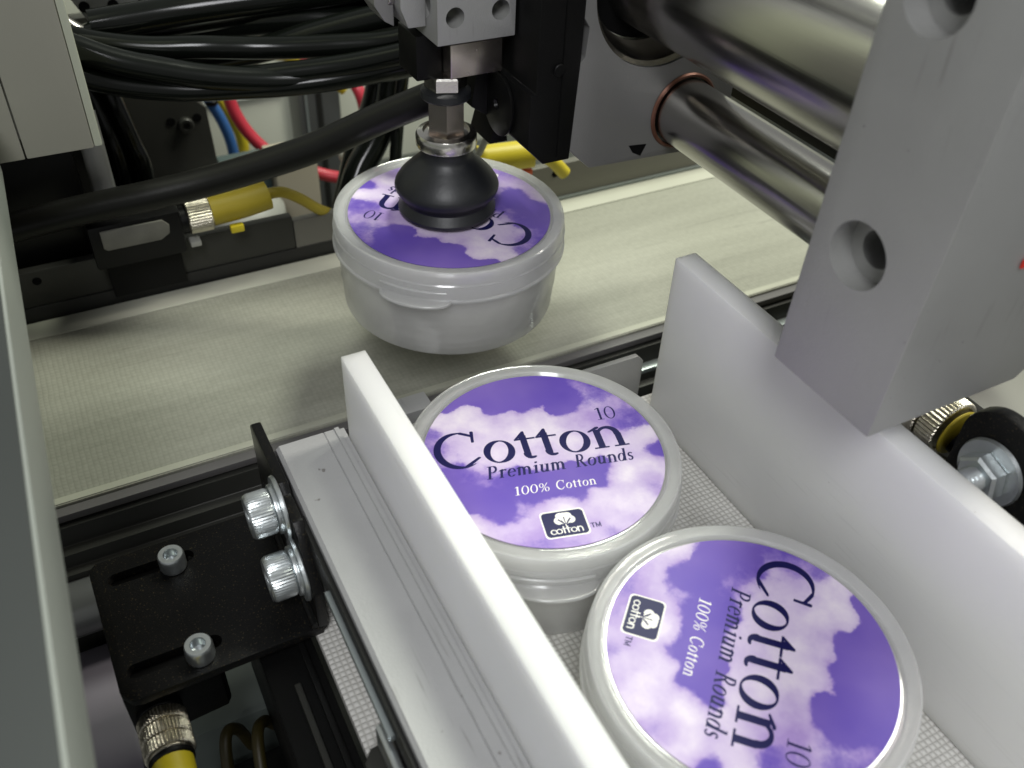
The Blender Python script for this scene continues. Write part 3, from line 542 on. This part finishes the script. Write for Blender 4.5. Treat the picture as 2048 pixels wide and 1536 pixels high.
# sensor block under the flange with its plug
sn = thing('proximity_sensor', 'black sensor under the bracket with knurled plug and yellow cable', 'sensor')
prism('housing', M['black_plastic'], [(-100.5,-2.5),(-80.5,-1.2),(-79.5,0.5),(-79.5,34),(-100.5,34)], 'z', -18, 0.2, 0.8, sn)
cyl('neck', M['black_plastic'], 4.9, 6.4, '-y', (-94.6, 2.4, -8.5), sn)
def diamond(i, n, r, z): return 0.22 if (i % 2 == 0) else -0.12
def knurl_band(name, r, y0, ln, cx, cz, parent, axis='-y', m=None):
    return lathe(name, m or M['knurl'], [(r-0.9,0),(r-0.25,0.05),(r,0.35),(r,ln-0.35),(r-0.25,ln-0.05),(r-0.9,ln)], axis, (cx, y0, cz), parent, 88, True, diamond, 20)
coupling = cyl('coupling_core', M['knurl'], 4.3, 10.2, '-y', (-94.6, -3.9, -8.5), sn)
for k in range(3): knurl_band('knurl_ring', 5.1, -4.1 - k*3.25, 3.0, -94.6, -8.5, coupling)
cyl('seal_ring', M['black_plastic'], 4.7, 1.4, '-y', (-94.6, -14.2, -8.5), sn)
tube('cable_boot', M['yellow'], [(-94.6,-15.2,-8.5),(-94.8,-26,-8.6),(-95.6,-50,-10),(-97,-80,-14)], 4.3, sn)

# ------------------------------------------------------------------ left sheet cover and beige housing
lc = thing('left_cover', 'blue grey cover panel with pale edge filling the left border', 'panel')
e0, e1 = (-94.2, 116), (-99.4, -90)
prism('top_sheet', M['panel'], [(-320,116),(-94.9,116),(-100.1,-90),(-320,-90)], 'z', 77.6, 81.6, 0.3, lc)
prism('edge_strip', M['panel_edge'], [(-95.6,116),e0,e1,(-100.9,-90)], 'z', 64, 81.2, 1.2, lc)
bh = thing('beige_housing', 'beige metal housing with a vertical seam hanging in the upper left corner', 'housing')
box('housing_panel', M['beige'], -220, -88.2, 117, 122, 66.0, 330, 0.5, bh)
box('housing_panel', M['beige'], -87.9, -71.6, 117, 122, 66.0, 330, 0.5, bh)
box('side_edge', M['beige_edge'], -71.5, -69.4, 117.5, 175, 66.0, 330, 0.6, bh)
box('housing_underside', M['beige'], -220, -72, 122.4, 175, 66.4, 69, 0.2, bh)
ps = cyl('support_post', M['alu_bar'], 3.6, 44, 'z', (-69.8, 171, 9), None); tag(ps, 'short pale round post below the corner of the beige housing', 'post')
dk = box('dark_module', M['black_plastic'], -175, -76, 168, 215, -10, 52, 1.5); tag(dk, 'black module in the gap under the beige housing', 'module')

# ------------------------------------------------------------------ photo-eye sensor on the back guide
pe = thing('photo_eye', 'black photo sensor with smoky window and mustard plug on the back guide', 'sensor')
box('housing', M['black_plastic'], -79, -50.5, 150, 166, 9.5, 25.0, 1.2, pe)
w1 = prism('window', M['lens'], [(-75.5,17.5),(-74.5,16.6),(-58,16.6),(-55,18.4),(-54.6,21.2),(-56.5,23.4),(-75.5,23.4)], 'y', 149.2, 150.2, 0.25, pe)
box('mount', M['black_anod'], -76, -52, 157, 165.8, -6, 9.4, 0.4, pe)
lathe('coupling_nut', M['knurl'], [(2,0),(5.0,0),(5.4,0.4),(5.4,7.6),(5.0,8),(2,8)], 'x', (-48.2, 156, 18.8), pe, 72, True, lambda i, n, r, z: (0.15 if i % 2 else -0.1) if r > 5.1 else 0)
cyl('coupling_sleeve', M['black_plastic'], 4.4, 3.0, 'x', (-51.0, 156, 18.6), pe)
tube('plug_body', M['yellow_dark'], [(-40.2,156,19.4),(-30,156,20.0),(-20.5,156.5,21.0)], 5.0, pe)
tube('plug_tail', M['yellow_dark'], [(-20.5,156.5,21.2),(-15,157,20.4),(-9.0,158,16.0),(-3,160,9.8),(2.5,165,4.0)], 1.9, pe)
box('tab', M['yellow'], -35.5, -31, 150.5, 153, 12.4, 15.0, 0.5, pe)
wd = box('mount_clip', M['white_plastic'], -49, -45.5, 152, 156, 9.6, 11.6, 0.4, pe)

# ------------------------------------------------------------------ cables and tubes
HT = 'glossy black air tubes sweeping across the top left'
tubes = [
 ([(-92,196,75),(-77.4,190,73.1),(-68.3,185,71.7),(-58,180,69.6),(-45.6,176,68),(-31.2,172,67.6),(-13.3,168,66.2),(5.7,160,66.9),(25.9,150,69.5),(40,140,78)], 3.6, 'black air tube with a bright highlight, running highest in front of the bundle'),
 ([(-92,178,80),(-78,175,76.7),(-68.3,172,73.2),(-57.3,168,68.5),(-44,165,64.5),(-30,162,61.3),(-10.7,158,59),(9,152,59.8),(27.6,142,64.3),(42,132,72)], 4.0, 'thick front black air tube sagging lowest above the red tube'),
 ([(-92,190,74),(-78.9,185,69.7),(-67.7,182,64.5),(-57.3,178,61.2),(-43.6,172,59.2),(-29.1,168,58.1),(-13.2,160,60.3),(10.3,150,63.7),(32,138,70)], 3.6, 'black air tube tucked behind the lowest front tube'),
 ([(-80,204,58),(-65.7,200,62.6),(-50.8,200,66.3),(-35.2,195,69.1),(-18.1,190,71),(-0.8,185,72.5),(18.4,180,72.9),(42,175,76)], 5.4, 'thick black tube rising to the top edge over the punched bracket'),
 ([(-80,214,61),(-66.1,210,61.7),(-50.9,205,62.1),(-33.6,200,63.6),(-15.5,190,66.9),(4.1,180,69.3),(21.5,170,69.9),(42,148,72)], 4.6, 'black tube in the middle of the bundle behind the front ones'),
 ([(-72,198,64),(-58.9,195,61.7),(-44.7,190,59.3),(-29.7,185,58.6),(-11.1,178,61.7),(4,170,67.3),(21.5,160,73.2),(42,148,79)], 4.2, 'black tube climbing steeply from lower left to the silver block'),
 ([(-92,172,77),(-80,170,71.4),(-69.2,170,65.2),(-57.3,168,60.8),(-40.4,165,57.6),(-23,161,57.0),(-5.1,155.5,57.6),(12.7,149,60.2),(36,137,67)], 3.4, 'bottom edge black tube of the bundle just above the dark plate'),
 ([(-66,220,53),(-48.9,215,55.9),(-27.4,210,58.1),(-8.6,200,60.7),(10,190,62.4),(30.2,175,63.5),(46,150,67)], 4.6, 'rearmost black tube of the bundle in front of the pale cabinet'),
 ([(-60,190,72),(-30,188,74),(0,180,77),(20,172,80),(44,165,84)], 5.0, 'black tube leaving through the top edge left of the silver block')]
for pts, r, lab in tubes: tag(tube('air_tube', M['black_hose'], pts, r), lab, 'tube', HT)
dc = tube('sensor_cable', M['black_cable'], [(-112,158,24),(-98.8,155,27.8),(-75.8,150,32.0),(-58.4,145,35),(-40.8,140,38.6),(-23.2,133,44.4),(-9,126,50.6),(7,117,60.0),(22,108,68.4),(36,102,75)], 4.6)
tag(dc, 'thick satin black cable slanting up across the picture to the suction fitting', 'cable')
for pts, r, lab in (([(-64,216,60),(-64.9,215,47.7),(-63.6,212,37.8),(-61.6,208,24),(-61.8,205,6.5),(-62.8,203,-30)], 4.6, 'left black hose hanging down before the dark plate'),
                    ([(-60,211,58),(-59.3,210,46.9),(-57.7,208,37.5),(-55.6,206,24.9),(-54,204,12),(-55.6,202,-30)], 3.8, 'right black hose hanging down before the dark plate')):
    tag(tube('hanging_hose', M['black_hose'], pts, r), lab, 'hose', 'hoses hanging before the dark plate')
for pts, r, lab in (([(48,202,58),(47.1,200,47.6),(42.6,198,35.4),(38.8,195,25.1),(30,190,14.4),(21.6,186,5.1),(10,176,-14)], 5.6, 'front thick black hose dropping behind the lifted container'),
                    ([(44,208,58),(40.7,205,42.9),(38.1,203,30.2),(32,200,18),(25,196,8.4),(14,186,-12)], 5.0, 'rear black hose dropping behind the lifted container'),
                    ([(43,186,46),(40.3,185,32.9),(38.7,185,21.1),(35.9,182,8.4),(34,180,-8)], 2.4, 'thin black hose just left of the suction fitting')):
    tag(tube('drop_hose', M['black_hose'], pts, r), lab, 'hose', 'black hoses dropping behind the container')
tag(tube('blue_tube', M['blue'], [(-24,302,22),(-16.2,300,8.2),(-11.3,300,-2.1),(-6.3,300,-14),(-3.3,300,-27.3),(-3.4,300,-40.6),(-6.7,300,-62)], 2.6), 'blue air tube curving down beside the dark plate', 'tube')
bandb = cyl('tube_tie', M['black_plastic'], 3.1, 2.2, 'z', (-9.2, 299.6, -6.6), None); tag(bandb, 'black tie wrapped round the blue tube', 'cable tie')
tag(tube('yellow_tube', M['yellow'], [(-12,310,14),(-8,310,3.2),(-4,310,-7.1),(1.6,310,-20.8),(4.3,310,-33.1),(2.1,310,-50)], 2.9), 'yellow air tube curving down behind the blue one', 'tube')
tag(tube('red_tube', M['red'], [(-3,291,24),(-3.3,290,12.3),(-3.2,290,3),(-1.0,288,-8.6),(4.2,285,-19.5),(12.4,280,-28.3),(25.8,270,-34),(40.3,262,-37),(54,255,-33)], 2.9), 'long red air tube curving down before the pale cabinet', 'tube')
tag(tube('red_tube', M['red'], [(35.2,300,8),(48,298,6.6),(54.5,297,3),(58.7,295,-4.1),(61.3,290,-12.7),(62.5,288,-30)], 3.0), 'short red air tube right of the grey profile post', 'tube')
tag(tube('yellow_tube', M['yellow'], [(24,312,8),(34,310,6),(44,308,1),(51,305,-6),(57,303,-12)], 2.8), 'yellow air tube crossing in front of the grey profile post', 'tube')

# ------------------------------------------------------------------ background machine parts
dp = thing('mounting_plate', 'dark grey mounting plate with cut corner and socket screws behind the hoses', 'plate')
prism('plate', M['dark_alu'], [(-84,60),(-33.3,60),(-33.3,31.3),(-22.5,20.4),(-21.8,-4.8),(-22.8,-60),(-84,-60)], 'y', 235, 241, 0.4, dp)
for x, z in ((-31.5, 15.1), (-65.2, 17.2)):
    lathe('plate_screw', M['dark_alu'], [(0,0),(3.0,0),(3.0,2.2),(2.6,2.6),(1.5,2.6),(1.5,1.2),(0,1.0)], '-y', (x, 235, z), dp, 24)
for x, z in ((-36.8, 17.0), (-26.6, 17.0)): cyl('plate_hole', M['hole'], 1.7, 0.5, '-y', (x, 235.1, z), dp, 20, 0.1)
pb_ = thing('punched_bracket', 'light grey bracket with three holes near the top left corner', 'bracket')
prism('bracket_plate', M['anod'], [(-62.4,75),(-62.4,72.9),(-58.4,64.8),(-31,62),(-28,74.5)], 'y', 214, 217, 0.3, pb_)
for x, z in ((-58.9, 70.3), (-49.8, 69.9), (-40.0, 71.5)): cyl('bracket_hole', M['hole'], 1.8, 0.5, '-y', (x, 214.1, z), pb_, 20, 0.1)
box('bracket_frame', M['dark_alu'], -64, -26, 212, 220, 75.2, 84, 0.4, pb_)
tag(tube('elbow_pipe', M['steel'], [(-73,202,90),(-72,202,80),(-69.5,201,74),(-64,200,68),(-58,200,64)], 2.6), 'bright bent pipe beside the beige housing at the top', 'pipe')
cab = thing('pale_cabinet', 'pale green grey cabinet wall filling the background behind the tubes', 'cabinet')
box('cabinet_wall', M['wall'], -500, 700, 430, 440, -122, 160, 1, cab)
box('door_trim', M['wall_trim'], 60.0, 70.0, 424, 429.5, -118, 160, 1, cab)
box('door_trim', M['wall_trim'], 2, 57, 427, 429.6, -63, -60, 0.6, cab)
for i, (x0, x1, lab) in enumerate(((40.0, 62.5, 'grey slotted profile post before the cabinet'),)):
    po = thing('profile_post', lab, 'post')
    box('post_body', M['post'], x0, x1, 330, 350, -122, 120, 0.8, po)
    box('post_slot', M['black_strip'], x0+9.5, x0+12.5, 329.4, 331, -121, 119, 0.2, po)
    box('post_lip', M['pale_strip'], x0+3.2, x0+4.4, 329.0, 330.2, -121, 119, 0.2, po)
cb = box('cream_block', M['cream_block'], 2.5, 21.5, 240, 262, -122, -12.8, 1.0); tag(cb, 'cream coloured block behind the mustard plug', 'block')
tl = box('teal_block', mat('teal_paint', (0.05,0.075,0.075), 0.5), -18, 1.8, 246, 262, -122, -14, 1.0); tag(tl, 'dark teal block beside the cream block', 'block')
ds = lathe('round_cap', M['white_plastic'], [(0,0),(17,0),(17.5,1),(17.2,4),(13,9),(7,11.6),(0,12.4)], 'z', (-16.5, 226, -26)); tag(ds, 'off white domed cap behind the mustard plug', 'cap')
for px in ((37.4, 250, -19.0, 3.2, 'upper small off white fitting left of the drop hoses'), (39.8, 250, -27, 2.4, 'lower small cream fitting left of the drop hoses')):
    f = lathe('small_fitting', M['white_plastic'], [(0,0),(px[3],0.4),(px[3],2.5),(px[3]*0.7,3.5),(px[3]*0.7,6),(0,6.4)], '-y', px[:3]); tag(f, px[4], 'fitting', 'small fittings left of the drop hoses')
yt = thing('yellow_plug', 'bright yellow cable plug behind the black head and suction cup', 'plug')
tube('plug_body', M['yellow'], [(58.2,154,19.0),(68,151,19.8),(78,148,20.6)], 5.2, yt)
tube('plug_cable', M['yellow'], [(78,148,21.2),(82,147.5,19.5),(87,147,15.5),(92,147,10)], 2.6, yt)
box('plug_neck', M['white_plastic'], 47, 58.4, 152, 156, 17.0, 20.5, 0.6, yt)
tube('plug_lever', M['white_plastic'], [(56,152,20),(58,151,25),(60.5,150,31)], 1.3, yt)
om = box('orange_marker', M['orange'], 74.5, 78.0, 147, 150, 12.0, 14.4, 0.5); tag(om, 'tiny orange piece under the bright yellow plug', 'marker')
dm = box('orange_button', M['orange'], 21.5, 24.5, 129, 133, 74.2, 77.6, 0.6); tag(dm, 'small orange button beside the silver block at the end of the tubes', 'button')
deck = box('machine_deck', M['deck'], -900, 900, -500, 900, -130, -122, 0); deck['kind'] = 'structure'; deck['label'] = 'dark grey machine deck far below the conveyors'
lil = prism('lilac_post', M['lilac'], [(-118,12),(-104,12),(-102.5,56),(-117,56)], 'z', -121.9, -52, 1.5); tag(lil, 'pale lilac upright behind the knurled plug at the lower left', 'post')
gg = prism('grey_green_box', M['green_grey'], [(-96,18),(-61,18),(-61,42),(-96,42)], 'z', -121.9, -56, 3.0); tag(gg, 'blurred grey green box below the black bracket', 'box')
for pts, lab in (([(-78,12,-60),(-80.5,7,-42),(-84,2,-38),(-87,-12,-52)], 'left yellow cable loop darkened as if shaded low beside the knurled plug'), ([(-70,14,-60),(-74,6,-42),(-77,-2,-38),(-80,-20,-50)], 'right yellow cable loop darkened as if shaded low beside the belt frame')):
    tag(tube('yellow_cable', M['yellow_shaded'], pts, 1.5), lab, 'cable', 'shaded yellow cables at the bottom')
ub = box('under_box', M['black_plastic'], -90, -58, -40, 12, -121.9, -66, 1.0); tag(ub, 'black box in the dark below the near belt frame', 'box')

# ------------------------------------------------------------------ suction cup and head
sx, sy, sz = 14.0, 84.0, 45.7
sg = thing('suction_cup', 'black rubber bellows suction cup on a hexagonal metal stem pressing on the lifted container', 'suction cup')
cup = [(0,0),(10,0),(12.9,0.1),(13.7,0.7),(13.8,1.5),(12.9,2.9),(12.3,3.8),(12.5,4.6),(13.0,5.2),(13.9,6.2),(14.5,7.3),(14.6,8.1),(14.3,9.1),(13.1,10.9),(11.2,12.9),(9.2,14.7),(7.8,16.0),(7.2,17.0),(7.0,18),(7.0,19.5),(0,19.6)]
lathe('bellows', M['rubber'], cup, 'z', (sx, sy, sz), sg, 72)
lathe('collar_ring', M['steel'], [(4.5,0),(7.6,0),(8.2,0.5),(8.3,1.2),(8.3,3.4),(7.9,4.1),(6.4,4.6),(6.0,3.6),(4.5,3.4)], 'z', (sx, sy, sz+19.4), sg, 64, True)
def hexp(r, z0, z1, ch=0.5): return [(0,z0),(r-ch,z0),(r,z0+ch),(r,z1-ch),(r-ch,z1),(0,z1)]
def hexa(name, m, r, z0, z1, rot):
    bm = lathe_bm(hexp(r, z0, z1), 6); bmesh.ops.transform(bm, matrix=Matrix.Translation((sx, sy, 0)) @ Matrix.Rotation(R(rot), 4, 'Z'), verts=bm.verts)
    return link(name, bm_mesh(bm, name), m, sg, smooth=20)
hexa('hex_stem', M['nickel'], 5.3, sz+21.5, sz+33.5, 8)
lathe('rubber_washer', M['rubber'], [(0,0),(6.4,0),(6.8,0.5),(6.6,2.0),(5,2.6),(0,2.6)], 'z', (sx, sy, sz+33.2), sg)
hexa('hex_nut', M['steel'], 5.6, sz+35.6, sz+39.6, 40)
nk = thing('swivel_block', 'bright steel swivel block under the silver actuator block', 'block')
box('block_body', M['nickel'], 13.2, 27.8, 79, 94, 85.4, 94.0, 0.3, nk)
ac = thing('actuator_block', 'silver gripper block with two round holes at the top', 'actuator')
a1 = box('block_body', M['anod'], 8.2, 29.4, 75.5, 96, 95.6, 230, 0.3, ac)  # unseen upper length extended to cast shade on the far belt
cut(a1, [cyl_bm(2.45, 30, 'y', (12.9, 70, 102.0)), cyl_bm(2.45, 30, 'y', (25.2, 70, 102.4)), cyl_bm(3.6, 6, 'x', (4, 83, 104))])
a2 = prism('side_lug', M['anod'], [(1.5,150),(1.5,103.5),(3.4,98.5),(8.0,98.5),(8.0,150)], 'y', 82, 94, 0.3, ac)
prism('rear_lug', M['anod_dark'], [(-3.6,150),(-3.6,103.5),(-1.2,99.5),(1.3,98.0),(1.3,150)], 'y', 86, 96, 0.3, ac)
lathe('shiny_bush', M['steel'], [(1.6,0),(2.6,0),(2.7,0.3),(2.7,1.5),(1.6,1.5)], '-x', (1.4, 88, 105), ac, 32, True)
box('jaw', M['black_anod'], 6.0, 13.0, 84, 96, 84, 95.4, 0.4, ac)
hd = thing('vertical_slide', 'black machined vertical slide with a big round cover beside the silver block', 'slide')
prism('head_body', M['black_anod'], [(41.2,64.6),(33.2,64.6),(28.4,69.6),(28.4,84.2),(30.0,84.4),(30.0,340),(44.6,340),(43.2,150),(42.4,90)], 'y', 64.2, 98, 0.4, hd)  # body carried on above the view so its shadow falls on the belt
prism('head_arm', M['black_anod'], [(28.2,61.5),(30.2,68.5),(22.4,73.6),(24,83),(31,83),(34,61.5)], 'y', 86, 99, 0.4, hd)
lathe('round_cover', M['black_plastic'], [(0,0),(8.4,0),(8.6,0.3),(8.6,0.9),(8.0,1.1),(1.6,1.1),(1.2,0.3),(0,0.3)], '-x', (28.3, 80.5, 76.0), hd, 48)
cyl('cover_screw', M['black_anod'], 1.6, 0.8, '-y', (36, 64.1, 90), hd, 24, 0.2)
box('head_seam', M['hole'], 37.0, 37.3, 64.0, 64.5, 66, 149, 0, hd)

# ------------------------------------------------------------------ bearing plate, rods, front block
bpz = thing('bearing_plate', 'grey notched bearing plate that carries the two steel rods', 'plate')
bp2 = prism('plate_body', M['anod_dark'], [(48.6,59.9),(41.4,66.8),(41.9,89.0),(44.2,91.4),(44.8,98.8),(42.3,102.4),(42.6,160),(96,160),(94.8,84.0),(94.6,60.5),(92,58.2)], 'y', 65.2, 77, 0.35, bpz)
cut(bp2, [cyl_bm(21.6, 30, 'y', (67.6, 60, 107.2), 72), cyl_bm(10.4, 30, 'y', (78.2, 60, 71.4), 56)])
lathe('rod_bushing', M['steel'], [(21.5,0.4),(21.5,11),(17.4,11),(17.4,8.5),(19.4,6.5),(20.4,1.4)], 'y', (67.6, 65.6, 107.2), bpz, 72, True)
lathe('bore_back', M['hole'], [(0,0),(17.3,0),(17.3,1.5),(0,1.5)], 'y', (67.6, 76, 107.2), bpz, 48)
lathe('rod_seal', M['bronze'], [(9.7,0),(10.7,0),(10.9,0.4),(10.5,0.9),(9.9,0.9)], '-y', (78.2, 65.4, 71.4), bpz, 64, True)
prism('notch', M['hole'], [(61.0,64.2),(67.0,63.6),(65.4,60.3),(62.6,61.8)], 'y', 65.08, 65.3, 0, bpz)
tag(cyl('guide_rod', M['chrome'], 9.3, 150, 'y', (78.2, -44, 71.4), None, 96, 0.4), 'thinner polished steel rod below the thick one', 'rod', 'polished steel rods')
tag(cyl('guide_rod', M['chrome'], 16.6, 150, 'y', (71.4, -44, 108.6), None, 128, 0.4), 'thick polished steel rod at the top right', 'rod', 'polished steel rods')
sb = box('slide_bar', M['black_anod'], 112, 122, -20, 96, 62.4, 69.6, 0.3); tag(sb, 'black bar running behind and between the two steel rods', 'bar')
sb2 = box('slide_bar', M['pale_strip'], 113, 121, -20, 92, 56, 62.2, 0.3); tag(sb2, 'blue grey strip under the black bar behind the thin rod', 'bar')
fb = thing('front_block', 'large bead blasted aluminium block with two counterbored holes at the right', 'block')
blk = prism('block_body', M['anod'], [(36.0,64.6),(75.5,64.6),(93,82),(93,175),(36.0,175)], 'y', -53.4, -27.0, 0.55, fb)
cs = []
for y, z in ((-38.0, 95.4), (-36.2, 139.0)):
    cs += [cyl_bm(6.3, 11.0, 'x', (30, y, z), 56), cyl_bm(3.6, 16, 'x', (40.8, y, z), 40)]
shear = Matrix.Identity(4)
cut(blk, cs)
for v in blk.data.vertices:                                     # the block leans back a little
    k = (v.co.z/S - 64.6); v.co.y -= (0.030*k) * S
for y, z in ((-38.0-0.92, 95.4), (-36.2-2.2, 139.0)):
    cyl('hole_bottom', M['hole'], 3.3, 0.3, 'x', (55.0, y, z), fb, 32, 0.05)
mk = box('ink_mark', M['red_ink'], 57.2, 60.5, -54.95, -54.6, 96.6, 98.2, 0.0, fb)

# ------------------------------------------------------------------ right bracket, bolt and plug behind the right rail
rb = thing('black_side_bracket', 'black rounded bracket plate behind the right white rail', 'bracket')
poly = [(-150,-30),(-150,58.5)] + [(-57.5 + 8*math.sin(R(a)), 50.5 + 8*math.cos(R(a))) for a in range(0, 91, 12)] + [(-49.5,38),(-22,31),(-22,-30)]
prism('bracket_plate', M['black_paint'], poly, 'x', 72, 76, 0.7, rb)
prism('bracket_web', M['black_anod'], [(58.5,-30),(58.5,38),(125,38),(125,-30)], 'y', -20, -16, 0.3, rb)
bt = thing('flange_bolt', 'zinc threaded stud with hexagon nut and round washer on the black side bracket', 'bolt')
lathe('washer', M['zinc'], [(2.8,0),(7.2,0),(7.5,0.4),(7.2,1.2),(5.0,1.3),(2.8,1.3)], '-x', (71.9, -59.4, 45.6), bt, 56, True)
bm = lathe_bm([(2.6,1.4),(4.9,1.4),(5.2,1.8),(5.2,4.6),(4.5,5.2),(3.0,5.2)], 6); bmesh.ops.transform(bm, matrix=Matrix.Translation((71.9,-59.4,45.6)) @ ROT['-x'] @ Matrix.Rotation(R(12), 4, 'Z'), verts=bm.verts)
link('nut', bm_mesh(bm, 'nut'), M['zinc'], bt, smooth=20)
pr = [(0,1)]
for k in range(10): z = 1 + k*1.15; pr += [(2.25, z), (2.95, z+0.57)]
pr += [(2.2, 12.6), (0, 12.9)]
lathe('threaded_stud', M['zinc'], pr, '-x', (71.9, -59.4, 45.6), bt, 40, smooth=20)
sp = thing('side_plug', 'knurled silver plug with a yellow ring behind the right rail', 'plug')
pc = cyl('plug_core', M['knurl'], 6.0, 20, '-y', (84.0, -21, 37.5), sp)
for k in range(3): knurl_band('knurl_ring', 7.0, -25.5 - k*5.6, 5.1, 84.0, 37.5, pc)
cyl('yellow_ring', M['yellow_dark'], 6.0, 0.7, '-y', (84.0, -42.6, 37.5), sp)
tube('plug_tail', M['black_plastic'], [(84,-44,37.5),(85,-50,36),(88,-60,30)], 4.5, sp)
rbk = box('pale_cover', mat('pale_cover_paint', (0.15, 0.148, 0.128), 0.5, 0, 0.08, 40), 106, 150, -90, 2, 8, 30, 1.2); tag(rbk, 'pale grey cover at the right edge beyond the black bracket', 'cover')
ob = box('olive_block', mat('olive_paint', (0.10,0.09,0.035), 0.5), 118, 170, 6, 40, -40, 26, 1.0); tag(ob, 'olive block at the right edge behind the pale cover', 'block')
